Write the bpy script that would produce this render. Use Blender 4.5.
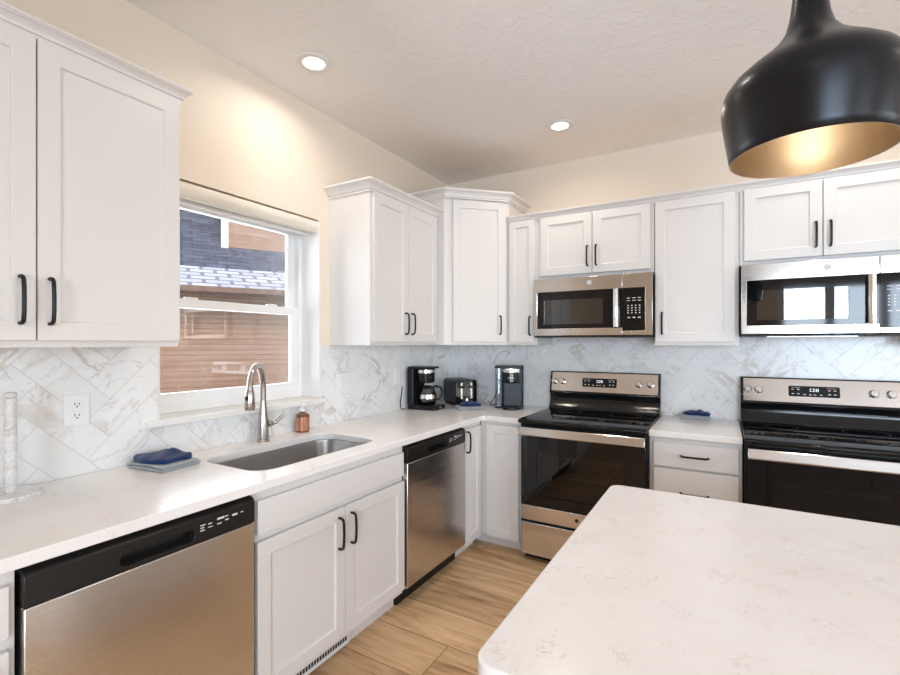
import bpy, bmesh, math, random
from mathutils import Vector, Matrix
for o in list(bpy.data.objects):
    bpy.data.objects.remove(o)
S = bpy.context.scene
COL = S.collection
R = math.radians
PI = math.pi

# ---------------------------------------------------------------- camera
cd = bpy.data.cameras.new('camera')
cam = bpy.data.objects.new('camera', cd)
COL.objects.link(cam)
cam.location = (2.0183, -3.4178, 1.3905)
cam.rotation_euler = (R(90), 0, 0.5297)
cd.sensor_width = 36.0
cd.lens = 468.84 / 900 * 36
cd.shift_y = 5.68 / 900
cd.clip_start = 0.02
S.camera = cam

# ---------------------------------------------------------------- sky, sun, daylight, exposure
W = bpy.data.worlds.new('sky')
S.world = W
W.use_nodes = True
_n = W.node_tree
_n.nodes.clear()
_o = _n.nodes.new('ShaderNodeOutputWorld')
_b = _n.nodes.new('ShaderNodeBackground')
_t = _n.nodes.new('ShaderNodeTexSky')
_t.sky_type = 'NISHITA'
_t.sun_disc = False
_t.sun_elevation = R(48)
_t.sun_rotation = R(120)
_t.air_density = 1.0
_t.dust_density = 1.5
_b.inputs['Strength'].default_value = 0.36
_n.links.new(_t.outputs[0], _b.inputs[0])
_n.links.new(_b.outputs[0], _o.inputs[0])

sd = bpy.data.lights.new('sun', 'SUN')
sd.energy = 1.3
sd.angle = R(0.6)
sd.color = (1.0, .94, .86)
sun = bpy.data.objects.new('sun', sd)
COL.objects.link(sun)
sun.rotation_euler = (R(42), 0, R(62))      # high, from the right-hand side of the house


def area(name, loc, rot, sx, sy, watts, color):
    d = bpy.data.lights.new(name, 'AREA')
    d.shape = 'RECTANGLE'
    d.size, d.size_y, d.energy, d.color = sx, sy, watts, color
    o = bpy.data.objects.new(name, d)
    COL.objects.link(o)
    o.location, o.rotation_euler = loc, rot
    return o


DAY = (0.80, 0.90, 1.0)
# daylight entering by the rear patio doors and the windows of the right-hand wall
area('daylight_rear', (4.2, -7.75, 1.25), (R(83), 0, R(5)), 2.7, 2.25, 385, (.68, .83, 1.0))
area('daylight_right', (6.2, -2.2, 1.55), (0, R(90), 0), 1.5, 2.0, 50, DAY)
area('daylight_right', (6.2, -5.2, 1.55), (0, R(90), 0), 1.5, 2.0, 50, DAY)
# daylight through the window above the sink
area('daylight_sink', (-0.24, -1.907, 1.60), (0, R(-90), 0), 0.95, 0.86, 16, (.9, .95, 1.0))
CAN_W = 3.2
CAN_COL = (1.0, 0.88, 0.74)

vs = S.view_settings
vs.view_transform = 'Standard'
vs.look = 'None'
vs.gamma = 1
vs.exposure = 0.05
vs.use_curve_mapping = False
S.cycles.max_bounces = 10
S.cycles.diffuse_bounces = 6
S.cycles.glossy_bounces = 5
S.cycles.transparent_max_bounces = 12
S.cycles.sample_clamp_indirect = 6
S.cycles.caustics_reflective = False
S.cycles.caustics_refractive = False

# ---------------------------------------------------------------- materials
MATS = {}


def mat(name, color, rough=.5, metal=0.0, spec=.5, coat=0.0, emit=None, estr=0.0, alpha=1.0, trans=0.0):
    m = bpy.data.materials.new(name)
    m.use_nodes = True
    b = m.node_tree.nodes['Principled BSDF']
    b.inputs['Base Color'].default_value = (*color, 1)
    b.inputs['Roughness'].default_value = rough
    b.inputs['Metallic'].default_value = metal
    b.inputs['Specular IOR Level'].default_value = spec
    b.inputs['Coat Weight'].default_value = coat
    b.inputs['Coat Roughness'].default_value = .05
    b.inputs['Transmission Weight'].default_value = trans
    if emit:
        b.inputs['Emission Color'].default_value = (*emit, 1)
        b.inputs['Emission Strength'].default_value = estr
    MATS[name] = m
    return m


def nd(m, typ, **kw):
    n = m.node_tree.nodes.new(typ)
    for k, v in kw.items():
        if k in n.inputs:
            n.inputs[k].default_value = v
        else:
            setattr(n, k, v)
    return n


def ln(m, a, b):
    m.node_tree.links.new(a, b)


def bsdf(m):
    return m.node_tree.nodes['Principled BSDF']


def coords(m, scale=(1, 1, 1), which='Object', rot=(0, 0, 0)):
    t = nd(m, 'ShaderNodeTexCoord')
    mp = nd(m, 'ShaderNodeMapping')
    mp.inputs['Scale'].default_value = scale
    mp.inputs['Rotation'].default_value = rot
    ln(m, t.outputs[which], mp.inputs[0])
    return mp.outputs[0]


def noise(m, vec, scale, detail=4, rough=.55, dist=0.0):
    n = nd(m, 'ShaderNodeTexNoise')
    n.inputs['Scale'].default_value = scale
    n.inputs['Detail'].default_value = detail
    n.inputs['Roughness'].default_value = rough
    n.inputs['Distortion'].default_value = dist
    ln(m, vec, n.inputs['Vector'])
    return n.outputs['Fac']


def ramp(m, fac, stops):
    r = nd(m, 'ShaderNodeValToRGB')
    el = r.color_ramp.elements
    while len(el) < len(stops):
        el.new(.5)
    for e, (p, c) in zip(el, stops):
        e.position = p
        e.color = (*c, 1) if len(c) == 3 else c
    ln(m, fac, r.inputs[0])
    return r.outputs[0]


def bump(m, h, strength, dist=.01):
    b = nd(m, 'ShaderNodeBump')
    b.inputs['Strength'].default_value = strength
    b.inputs['Distance'].default_value = dist
    ln(m, h, b.inputs['Height'])
    ln(m, b.outputs[0], bsdf(m).inputs['Normal'])


def math_(m, op, a, b=None, clamp=False):
    n = nd(m, 'ShaderNodeMath', operation=op)
    n.use_clamp = clamp
    for i, v in enumerate((a, b)):
        if v is None:
            continue
        if isinstance(v, (int, float)):
            n.inputs[i].default_value = v
        else:
            ln(m, v, n.inputs[i])
    return n.outputs[0]


def mixc(m, fac, a, b, mode='MIX'):
    n = nd(m, 'ShaderNodeMix', data_type='RGBA', blend_type=mode)
    for k, v in ((0, fac), (6, a), (7, b)):
        if isinstance(v, (int, float)):
            n.inputs[k].default_value = v
        elif isinstance(v, tuple):
            n.inputs[k].default_value = (*v, 1)
        else:
            ln(m, v, n.inputs[k])
    return n.outputs[2]


# painted walls and ceiling
m = mat('wall_paint', (.80, .715, .615), .75, spec=.25)
bump(m, noise(m, coords(m), 90, 3), .10, .004)
m = mat('ceiling_paint', (.90, .885, .88), .85, spec=.2)
_v = coords(m)
_k = noise(m, _v, 16, 5, .6, .8)
bump(m, ramp(m, _k, [(.42, (0, 0, 0)), (.60, (1, 1, 1))]), .35, .006)
m = mat('cabinet_white', (.73, .712, .70), .32, spec=.4)
m = mat('trim_white', (.82, .81, .79), .4, spec=.4)
m = mat('vinyl_white', (.84, .85, .86), .35)
m = mat('blind_cream', (.82, .77, .68), .7)
mat('plywood', (.56, .40, .25), .7)
m = mat('toe_grey', (.72, .69, .67), .5)


# quartz with short beige flecks
def quartz(name, base):
    m = mat(name, base, .22, spec=.45)
    v = coords(m)
    a = noise(m, v, 26, 5, .65, 1.4)
    line = math_(m, 'ABSOLUTE', math_(m, 'SUBTRACT', a, .5))
    line = ramp(m, line, [(0.0, (1, 1, 1)), (.022, (0, 0, 0))])
    area_ = ramp(m, noise(m, v, 15, 3, .6), [(.52, (0, 0, 0)), (.66, (1, 1, 1))])
    f = math_(m, 'MULTIPLY', math_(m, 'MULTIPLY', line, area_), .62)
    soft = ramp(m, noise(m, v, 5, 4, .6), [(.35, (base[0] * .965, base[1] * .955, base[2] * .95)), (.6, base)])
    c = mixc(m, f, soft, (.50, .42, .36))
    ln(m, c, bsdf(m).inputs['Base Color'])
    return m


quartz('quartz', (.85, .83, .82))


# marble tile: attribute 'tile' carries a per-tile offset of the veining
def marble(name, base, tile=True, scale=1.0, vg=.62, vk=.42):
    m = mat(name, base, .22, spec=.5)
    v = coords(m, (scale,) * 3)
    if tile:
        at = nd(m, 'ShaderNodeAttribute', attribute_name='tile')
        ad = nd(m, 'ShaderNodeVectorMath', operation='ADD')
        ln(m, v, ad.inputs[0])
        ln(m, at.outputs['Vector'], ad.inputs[1])
        v = ad.outputs[0]
    wide = noise(m, v, 2.1, 5, .55, 1.6)
    l1 = math_(m, 'ABSOLUTE', math_(m, 'SUBTRACT', wide, .52))
    gold = ramp(m, l1, [(0.0, (1, 1, 1)), (.012, (.75, .75, .75)), (.035, (0, 0, 0))])
    thin = noise(m, v, 4.2, 6, .6, 1.1)
    l2 = math_(m, 'ABSOLUTE', math_(m, 'SUBTRACT', thin, .47))
    grey = ramp(m, l2, [(0.0, (1, 1, 1)), (.010, (0, 0, 0))])
    mask = ramp(m, noise(m, v, 1.5, 2), [(.44, (0, 0, 0)), (.62, (1, 1, 1))])
    cloud = ramp(m, noise(m, v, 3.0, 4, .6, .6), [(.35, tuple(c * .93 for c in base)), (.65, base)])
    c = mixc(m, math_(m, 'MULTIPLY', math_(m, 'MULTIPLY', gold, mask), vg), cloud, (.49, .40, .32))
    c = mixc(m, math_(m, 'MULTIPLY', grey, vk), c, (.40, .37, .35))
    ln(m, c, bsdf(m).inputs['Base Color'])
    return m


marble('marble_tile', (.85, .86, .87))
marble('marble_solid', (.78, .775, .77), False, 7.0, .95, .9)
m = mat('grout', (.60, .59, .58), .8)


# vinyl plank floor, boards running along x
m = mat('plank_floor', (.5, .35, .22), .38, spec=.4)
_t = nd(m, 'ShaderNodeTexCoord')
_s = nd(m, 'ShaderNodeSeparateXYZ')
ln(m, _t.outputs['Object'], _s.inputs[0])
PW, PL = .235, 1.50
yr = math_(m, 'DIVIDE', math_(m, 'ADD', _s.outputs[1], 1.632), PW)
row = math_(m, 'FLOOR', yr)
wn = nd(m, 'ShaderNodeTexWhiteNoise', noise_dimensions='1D')
ln(m, row, wn.inputs['W'])
xr = math_(m, 'DIVIDE', math_(m, 'ADD', math_(m, 'ADD', _s.outputs[0], math_(m, 'MULTIPLY', row, .66)), 1.500 + .66 - .964), PL)
colm = math_(m, 'FLOOR', xr)
cmb = nd(m, 'ShaderNodeCombineXYZ')
ln(m, colm, cmb.inputs[0])
ln(m, row, cmb.inputs[1])
wn2 = nd(m, 'ShaderNodeTexWhiteNoise', noise_dimensions='2D')
ln(m, cmb.outputs[0], wn2.inputs['Vector'])
off = nd(m, 'ShaderNodeVectorMath', operation='SCALE')
ln(m, wn2.outputs['Color'], off.inputs[0])
off.inputs['Scale'].default_value = 9.0
add = nd(m, 'ShaderNodeVectorMath', operation='ADD')
ln(m, _t.outputs['Object'], add.inputs[0])
ln(m, off.outputs[0], add.inputs[1])
mp = nd(m, 'ShaderNodeMapping')
mp.inputs['Scale'].default_value = (1.1, 9.0, 1)
ln(m, add.outputs[0], mp.inputs[0])
g1 = noise(m, mp.outputs[0], 1.6, 6, .62, 1.2)
mp2 = nd(m, 'ShaderNodeMapping')
mp2.inputs['Scale'].default_value = (2.0, 70.0, 1)
ln(m, add.outputs[0], mp2.inputs[0])
g2 = noise(m, mp2.outputs[0], 1.5, 4, .6)
cA = ramp(m, g1, [(.28, (.29, .155, .07)), (.42, (.59, .375, .20)), (.56, (.73, .505, .295)), (.72, (.81, .60, .385))])
cB = mixc(m, .35, cA, ramp(m, g2, [(.3, (.62, .58, .54)), (.7, (1, 1, 1))]), 'MULTIPLY')
tone = ramp(m, wn2.outputs['Value'], [(0, (.86, .84, .82)), (1, (1.1, 1.08, 1.06))])
cB = mixc(m, 1.0, cB, tone, 'MULTIPLY')
fy = math_(m, 'FRACT', yr)
fx = math_(m, 'FRACT', xr)
ey = math_(m, 'MULTIPLY', math_(m, 'MINIMUM', fy, math_(m, 'SUBTRACT', 1.0, fy)), PW)
ex = math_(m, 'MULTIPLY', math_(m, 'MINIMUM', fx, math_(m, 'SUBTRACT', 1.0, fx)), PL)
seam = math_(m, 'LESS_THAN', math_(m, 'MINIMUM', ex, ey), .0022)
cB = mixc(m, math_(m, 'MULTIPLY', seam, .75), cB, (.12, .065, .03))
ln(m, cB, bsdf(m).inputs['Base Color'])
bump(m, math_(m, 'SUBTRACT', g2, seam), .12, .003)


# brushed stainless steel (grain along the width)
def steel(name, col, rough, k=.05):
    m = mat(name, col, rough, 1.0)
    v = coords(m, (2, 2, 900))
    n = noise(m, v, 1.0, 2, .5)
    bump(m, n, k, .002)
    r = ramp(m, n, [(.3, (rough * .85,) * 3), (.7, (rough * 1.2,) * 3)])
    ln(m, r, bsdf(m).inputs['Roughness'])
    return m


steel('steel', (.68, .66, .645), .15, .012)
steel('door_steel', (.68, .655, .635), .23, .012)
mat('sink_steel', (.50, .48, .46), .30, 1.0)
mat('nickel', (.44, .40, .365), .24, 1.0)
mat('chrome', (.72, .71, .70), .20, 1.0)
mat('black_glass', (.004, .004, .005), .05, spec=.42)
mat('black_gloss', (.005, .006, .007), .12, spec=.42)
mat('black_plastic', (.009, .009, .010), .36, spec=.30)
mat('dark_control', (.014, .012, .011), .26, spec=.35)
mat('slate_plastic', (.018, .024, .030), .36, spec=.3)
mat('black_metal', (.012, .012, .012), .42, .4)
mat('pendant_black', (.020, .021, .024), .30, .75)
m = mat('pendant_gold', (.74, .63, .48), .36, 1.0)
mat('white_print', (.75, .75, .75), .5)
mat('clock_digits', (.8, .9, .95), .5, emit=(.8, .93, 1), estr=1.0)
mat('oven_inside', (.05, .042, .036), .5)
mat('plate_white', (.84, .84, .84), .35)
mat('slot_dark', (.03, .03, .03), .6)
mat('rack_wire', (.6, .58, .55), .3, 1.0)
mat('copper', (.60, .28, .17), .22, .85)
mat('amber', (.16, .055, .022), .1, coat=.5)
mat('clear_plastic', (.86, .87, .88), .2)
mat('lens', (1, 1, 1), .5, emit=(1, .93, .82), estr=9.0)
mat('bulb', (1, 1, 1), .5, emit=(1, .85, .66), estr=6.0)
mat('coffee_glass', (.10, .09, .085), .05, spec=.8)
mat('white_vent', (.80, .79, .78), .4)


def fabric(name, col, sc=420):
    m = mat(name, col, .9, spec=.15)
    bsdf(m).inputs['Sheen Weight'].default_value = .25
    w = noise(m, coords(m), sc, 2, .6)
    c = ramp(m, w, [(.3, tuple(x * .72 for x in col)), (.7, tuple(min(1, x * 1.2) for x in col))])
    ln(m, c, bsdf(m).inputs['Base Color'])
    bump(m, w, .5, .002)
    return m


fabric('navy_cloth', (.006, .027, .105))
fabric('grey_cloth', (.38, .41, .43))
fabric('slate_cloth', (.13, .16, .18))


# window glass: clear with a fresnel reflection
def pane_glass(name, tint=(1, 1, 1), extra=0.0):
    m = bpy.data.materials.new(name)
    m.use_nodes = True
    nt = m.node_tree
    nt.nodes.clear()
    out = nt.nodes.new('ShaderNodeOutputMaterial')
    tr = nt.nodes.new('ShaderNodeBsdfTransparent')
    tr.inputs[0].default_value = (*tint, 1)
    gl = nt.nodes.new('ShaderNodeBsdfGlossy')
    gl.inputs['Roughness'].default_value = .01
    fr = nt.nodes.new('ShaderNodeFresnel')
    fr.inputs[0].default_value = 1.45
    mx = nt.nodes.new('ShaderNodeMixShader')
    ad = nt.nodes.new('ShaderNodeMath')
    ad.operation = 'ADD'
    ad.use_clamp = True
    ad.inputs[1].default_value = extra
    nt.links.new(fr.outputs[0], ad.inputs[0])
    nt.links.new(ad.outputs[0], mx.inputs[0])
    nt.links.new(tr.outputs[0], mx.inputs[1])
    nt.links.new(gl.outputs[0], mx.inputs[2])
    nt.links.new(mx.outputs[0], out.inputs[0])
    MATS[name] = m


pane_glass('pane_glass')
pane_glass('oven_glass', (.35, .31, .28), .02)
pane_glass('micro_glass', (.16, .19, .22), .10)
pane_glass('carafe_glass', (.62, .60, .57), .10)
pane_glass('tank_plastic', (.80, .84, .88), .02)

# outdoors
m = mat('siding', (.46, .27, .17), .75)
_v = coords(m, (1, .35, 14))
_g = noise(m, _v, 2.2, 4, .65)
_c = ramp(m, _g, [(.30, (.40, .24, .155)), (.50, (.47, .29, .19)), (.72, (.55, .36, .25))])
_z = nd(m, 'ShaderNodeSeparateXYZ')
_tc = nd(m, 'ShaderNodeTexCoord')
ln(m, _tc.outputs['Object'], _z.inputs[0])
_f = math_(m, 'FRACT', math_(m, 'DIVIDE', _z.outputs[2], .072))
_l = math_(m, 'LESS_THAN', _f, .13)
ln(m, mixc(m, math_(m, 'MULTIPLY', _l, .55), _c, (.18, .09, .05)), bsdf(m).inputs['Base Color'])
bump(m, _f, .8, .02)


def shingle(name, c0, c1, row=.115, wid=.30, mort=.011):
    m = mat(name, c0, .9, spec=.1)
    br = nd(m, 'ShaderNodeTexBrick')
    br.offset = .5
    br.inputs['Color1'].default_value = (*c0, 1)
    br.inputs['Color2'].default_value = (*c1, 1)
    br.inputs['Mortar'].default_value = tuple(x * .45 for x in c0) + (1,)
    br.inputs['Scale'].default_value = 1.0
    br.inputs['Brick Width'].default_value = wid
    br.inputs['Row Height'].default_value = row
    br.inputs['Mortar Size'].default_value = mort
    t = nd(m, 'ShaderNodeTexCoord')
    s = nd(m, 'ShaderNodeSeparateXYZ')
    c = nd(m, 'ShaderNodeCombineXYZ')
    ln(m, t.outputs['Object'], s.inputs[0])
    ln(m, s.outputs[1], c.inputs[0])
    ln(m, math_(m, 'MULTIPLY', s.outputs[0], 1.12), c.inputs[1])
    ln(m, c.outputs[0], br.inputs['Vector'])
    ln(m, br.outputs['Color'], bsdf(m).inputs['Base Color'])


shingle('shingle_shaded', (.075, .083, .115), (.125, .14, .18))  # shade on the upper roof is put into this dark bluish colour
shingle('shingle_sunlit', (.50, .50, .53), (.62, .62, .64), .20, .34, .026)  # sunlight on the lower roof strip is put into this pale colour
mat('fascia_brown', (.20, .11, .07), .6)
mat('corner_white', (.85, .85, .86), .6)
mat('gravel', (.42, .38, .33), .95)

# ---------------------------------------------------------------- mesh helpers


class MB:
    """collects shapes into one mesh"""

    def __init__(self):
        self.bm = bmesh.new()

    def box(self, x0, x1, y0, y1, z0, z1):
        r = bmesh.ops.create_cube(self.bm, size=1)
        for v in r['verts']:
            v.co = Vector(((x0 + x1) / 2 + v.co.x * (x1 - x0), (y0 + y1) / 2 + v.co.y * (y1 - y0), (z0 + z1) / 2 + v.co.z * (z1 - z0)))
        return r['verts']

    def poly(self, loop, vec, holes=()):
        """extrude a planar loop of 3-D points (with optional holes) along vec"""
        bm = self.bm
        loops = []
        for lp in (loop, *holes):
            vs_ = [bm.verts.new(p) for p in lp]
            loops.append(vs_)
        es = []
        for vs_ in loops:
            for i in range(len(vs_)):
                es.append(bm.edges.new((vs_[i], vs_[(i + 1) % len(vs_)])))
        if holes:
            r = bmesh.ops.triangle_fill(bm, edges=es, use_beauty=True)
            fs = [g for g in r['geom'] if isinstance(g, bmesh.types.BMFace)]
        else:
            fs = [bm.faces.new(loops[0])]
        r = bmesh.ops.extrude_face_region(bm, geom=fs)
        vs_ = [g for g in r['geom'] if isinstance(g, bmesh.types.BMVert)]
        bmesh.ops.translate(bm, vec=Vector(vec), verts=vs_)
        return self

    def tube(self, pts, rad, n=10, cap=True):
        bm = self.bm
        pts = [Vector(p) for p in pts]
        rads = rad if isinstance(rad, (list, tuple)) else [rad] * len(pts)
        rings = []
        prev = None
        for i, p in enumerate(pts):
            t = (pts[min(i + 1, len(pts) - 1)] - pts[max(i - 1, 0)]).normalized()
            if prev is None:
                u = t.orthogonal().normalized()
            else:
                u = (prev - t * prev.dot(t)).normalized()
            prev = u
            w = t.cross(u)
            rings.append([bm.verts.new(p + (u * math.cos(2 * PI * k / n) + w * math.sin(2 * PI * k / n)) * rads[i]) for k in range(n)])
        for a, b in zip(rings, rings[1:]):
            for k in range(n):
                bm.faces.new((a[k], a[(k + 1) % n], b[(k + 1) % n], b[k]))
        if cap:
            bm.faces.new(rings[0][::-1])
            bm.faces.new(rings[-1])
        return self

    def lathe(self, prof, c=(0, 0, 0), n=48, close=False, axis='z'):
        """prof: (r, z) list; a radius 0 end becomes a pole"""
        bm = self.bm
        rings = []

        def P(r, z, a):
            x, y = r * math.cos(a), r * math.sin(a)
            if axis == 'z':
                q = (x, y, z)
            elif axis == 'y':
                q = (x, z, y)
            else:
                q = (z, x, y)
            return Vector(c) + Vector(q)
        for r, z in prof:
            if r < 1e-6:
                rings.append([bm.verts.new(P(0, z, 0))])
            else:
                rings.append([bm.verts.new(P(r, z, 2 * PI * k / n)) for k in range(n)])
        pairs = list(zip(rings, rings[1:]))
        if close:
            pairs.append((rings[-1], rings[0]))
        for a, b in pairs:
            if len(a) == 1 and len(b) == 1:
                continue
            for k in range(n):
                k2 = (k + 1) % n
                if len(a) == 1:
                    bm.faces.new((a[0], b[k2], b[k]))
                elif len(b) == 1:
                    bm.faces.new((a[k], a[k2], b[0]))
                else:
                    bm.faces.new((a[k], a[k2], b[k2], b[k]))
        return self

    def loft(self, loops, cap0=True, cap1=True):
        bm = self.bm
        rs = [[bm.verts.new(p) for p in lp] for lp in loops]
        n = len(rs[0])
        for a, b in zip(rs, rs[1:]):
            for k in range(n):
                bm.faces.new((a[k], a[(k + 1) % n], b[(k + 1) % n], b[k]))
        if cap0:
            bm.faces.new(rs[0][::-1])
        if cap1:
            bm.faces.new(rs[-1])
        return self

    def build(self, name, material, parent=None, bevel=0.0, smooth=None, segs=2, loc=None, rotz=0, subsurf=0):
        bm = self.bm
        bmesh.ops.recalc_face_normals(bm, faces=bm.faces[:])
        me = bpy.data.meshes.new(name)
        bm.to_mesh(me)
        bm.free()
        o = bpy.data.objects.new(name, me)
        COL.objects.link(o)
        me.materials.append(MATS[material])
        ang = R(35) if smooth is None else smooth
        if ang > 0:
            for p in me.polygons:
                p.use_smooth = True
            me.set_sharp_from_angle(angle=ang)
        if bevel > 0:
            b = o.modifiers.new('bevel', 'BEVEL')
            b.width, b.segments = bevel, segs
            b.limit_method = 'ANGLE'
            b.angle_limit = R(40)
            b.harden_normals = False
        if subsurf:
            s = o.modifiers.new('subdivision', 'SUBSURF')
            s.levels = s.render_levels = subsurf
        if parent is not None:
            o.parent = parent
        if loc:
            o.location = loc
        o.rotation_euler.z = rotz
        return o


def B(*args):
    m = MB()
    m.box(*args)
    return m


def rrect(x0, x1, y0, y1, r, n=5):
    out = []
    for cx, cy, a0 in ((x1 - r, y1 - r, 0), (x0 + r, y1 - r, 90), (x0 + r, y0 + r, 180), (x1 - r, y0 + r, 270)):
        for k in range(n + 1):
            a = R(a0 + 90 * k / n)
            out.append((cx + r * math.cos(a), cy + r * math.sin(a)))
    return out


def xz(loop, y):
    return [(a, y, b) for a, b in loop]


def xy(loop, z):
    return [(a, b, z) for a, b in loop]


def rect(x0, x1, y0, y1):
    return [(x0, y0), (x1, y0), (x1, y1), (x0, y1)]


def thing(name, label, cat, loc=(0, 0, 0), rotz=0, group=None):
    o = bpy.data.objects.new(name, None)
    COL.objects.link(o)
    o.empty_display_size = .1
    o.location = loc
    o.rotation_euler.z = rotz
    o['label'] = label
    o['category'] = cat
    if group:
        o['group'] = group
    return o


def tag(o, label, cat, group=None):
    o['label'] = label
    o['category'] = cat
    if group:
        o['group'] = group
    return o


def structure(o):
    o['kind'] = 'structure'
    return o


def dup(root, loc, label, rotz=None, name=None):
    r = root.copy()
    COL.objects.link(r)
    r.location = loc
    r['label'] = label
    if rotz is not None:
        r.rotation_euler.z = rotz

    def kids(src, dst):
        for ch in list(src.children):
            c = ch.copy()
            COL.objects.link(c)
            c.parent = dst
            kids(ch, c)
    kids(root, r)
    return r


def text(name, body, size, loc, rot, material, parent):
    cu = bpy.data.curves.new(name, 'FONT')
    cu.body = body
    cu.size = size
    cu.align_x = 'CENTER'
    cu.align_y = 'CENTER'
    cu.extrude = .0002
    t = bpy.data.objects.new(name, cu)
    COL.objects.link(t)
    dg = bpy.context.evaluated_depsgraph_get()
    me = bpy.data.meshes.new_from_object(t.evaluated_get(dg))
    bpy.data.objects.remove(t)
    o = bpy.data.objects.new(name, me)
    COL.objects.link(o)
    me.materials.clear()
    me.materials.append(MATS[material])
    o.location = loc
    o.rotation_euler = rot
    o.parent = parent
    return o


# ---------------------------------------------------------------- setting
CEIL = 2.73
FZ = .05                  # floor level
XR, YR = 6.0, -7.2        # right-hand wall, rear wall
WY0, WY1, WZ0, WZ1 = -2.36, -1.455, 1.075, 2.10     # sink window opening
structure(B(-.3, XR + .15, YR - .15, .15, -.10, FZ).build('floor', 'plank_floor'))
structure(B(-.16, XR + .15, YR - .15, .15, CEIL, CEIL + .12).build('ceiling', 'ceiling_paint'))
structure(B(-.16, XR + .15, 0, .15, 0, CEIL).build('wall_back', 'wall_paint'))
_m = MB()
_m.poly([(0, YR - .15, 0), (0, 0, 0), (0, 0, CEIL), (0, YR - .15, CEIL)], (-.16, 0, 0),
        [[(0, WY0, WZ0 - .03), (0, WY1, WZ0 - .03), (0, WY1, WZ1), (0, WY0, WZ1)]])
structure(_m.build('wall_left', 'wall_paint', smooth=0))
_m = MB()
RW = [(-3.2, -1.2, .80, 2.30), (-6.2, -4.2, .80, 2.30)]
_m.poly([(XR, YR - .15, 0), (XR, .15, 0), (XR, .15, CEIL), (XR, YR - .15, CEIL)], (.15, 0, 0),
        [[(XR, a, c), (XR, b, c), (XR, b, d), (XR, a, d)] for a, b, c, d in RW])
structure(_m.build('wall_right', 'wall_paint', smooth=0))
_m = MB()
_m.poly([(0, YR, 0), (XR, YR, 0), (XR, YR, CEIL), (0, YR, CEIL)], (0, -.15, 0),
        [[(2.8, YR, .02), (5.6, YR, .02), (5.6, YR, 2.4), (2.8, YR, 2.4)]])
structure(_m.build('wall_rear', 'wall_paint', smooth=0))
# rear patio door and right-hand windows (behind the camera)
dr = structure(MB().poly(xz(rect(2.8, 5.6, .02, 2.4), YR - .02), (0, -.06, 0),
               [xz(rect(2.90 + .68 * k, 3.46 + .68 * k, .1, 2.32), YR - .02) for k in range(4)]).build('door_1', 'vinyl_white'))
B(2.88, 5.55, YR - .055, YR - .05, .1, 2.32).build('pane', 'pane_glass', dr)
for i, (a, b, c, d) in enumerate(RW):
    w = structure(MB().poly([(XR + .04, p, q) for p, q in rect(a, b, c, d)], (.06, 0, 0),
                  [[(XR + .04, p, q) for p, q in rect(a + .06, (a + b) / 2 - .03, c + .06, d - .06)],
                   [(XR + .04, p, q) for p, q in rect((a + b) / 2 + .03, b - .06, c + .06, d - .06)]]).build('window_%d' % (i + 2), 'vinyl_white'))
    B(XR + .065, XR + .07, a + .06, b - .06, c + .06, d - .06).build('pane', 'pane_glass', w)
structure(B(XR - .015, XR, YR, 0, FZ, .15).build('baseboard_right', 'trim_white'))
structure(MB().poly([(0, YR, FZ), (2.8, YR, FZ), (2.8, YR, .15), (0, YR, .15)], (0, .015, 0)).build('baseboard_rear', 'trim_white'))

# ---- the sink window: single hung, white vinyl, set back in the wall
win = bpy.data.objects.new('window_1', None)
COL.objects.link(win)
structure(win)
XF = -.14


def ring(x, d, y0, y1, z0, z1, t, tb=None, tt=None):
    tb = t if tb is None else tb
    tt = t if tt is None else tt
    return MB().poly([(x, p, q) for p, q in rect(y0, y1, z0, z1)], (-d, 0, 0),
                     [[(x, p, q) for p, q in rect(y0 + t, y1 - t, z0 + tb, z1 - tt)]])


o = ring(XF, .08, WY0, WY1, WZ0, WZ1, .035, .055, .035).build('window_frame', 'vinyl_white', win, .002)
ZM = 1.578
o = ring(XF - .012, .03, WY0 + .035, WY1 - .035, WZ0 + .052, ZM + .020, .040, .035, .042).build('lower_sash', 'vinyl_white', win, .002)
o = ring(XF - .046, .03, WY0 + .035, WY1 - .035, ZM - .02, WZ1 - .035, .036, .036, .036).build('upper_sash', 'vinyl_white', win, .002)
B(XF - .029, XF - .025, WY0 + .07, WY1 - .07, WZ0 + .08, ZM - .015).build('pane', 'pane_glass', win)
B(XF - .063, XF - .059, WY0 + .065, WY1 - .065, ZM + .01, WZ1 - .065).build('pane', 'pane_glass', win)
for yy in (-2.12, -1.66):
    _m = MB()
    _m.box(XF - .04, XF - .014, yy - .03, yy + .03, ZM + .020, ZM + .030)
    _m.build('sash_lock', 'vinyl_white', win, .003)
# interior sill board
structure(B(-.14, .032, WY0 - .05, WY1 + .02, WZ0 - .028, WZ0).build('trim_1', 'trim_white', None, .004))

_m = MB()
for a, b in ((WY1 - .012, WY1 - .0005), (WY0 + .0005, WY0 + .012)):
    _m.box(-.139, -.0005, a, b, WZ0 + .001, WZ1 - .001)
structure(_m.build('trim_4', 'trim_white'))

# ---------------------------------------------------------------- herringbone marble backsplash


def clip(poly, rc):
    x0, x1, y0, y1 = rc

    def cut(P, f, inter):
        out = []
        for i in range(len(P)):
            a, b = P[i], P[(i + 1) % len(P)]
            fa, fb = f(a), f(b)
            if fa >= 0:
                out.append(a)
            if (fa >= 0) != (fb >= 0):
                t = fa / (fa - fb)
                out.append((a[0] + (b[0] - a[0]) * t, a[1] + (b[1] - a[1]) * t))
        return out
    for f in (lambda p: p[0] - x0, lambda p: x1 - p[0], lambda p: p[1] - y0, lambda p: y1 - p[1]):
        poly = cut(poly, f, None)
        if len(poly) < 3:
            return []
    return poly


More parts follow.
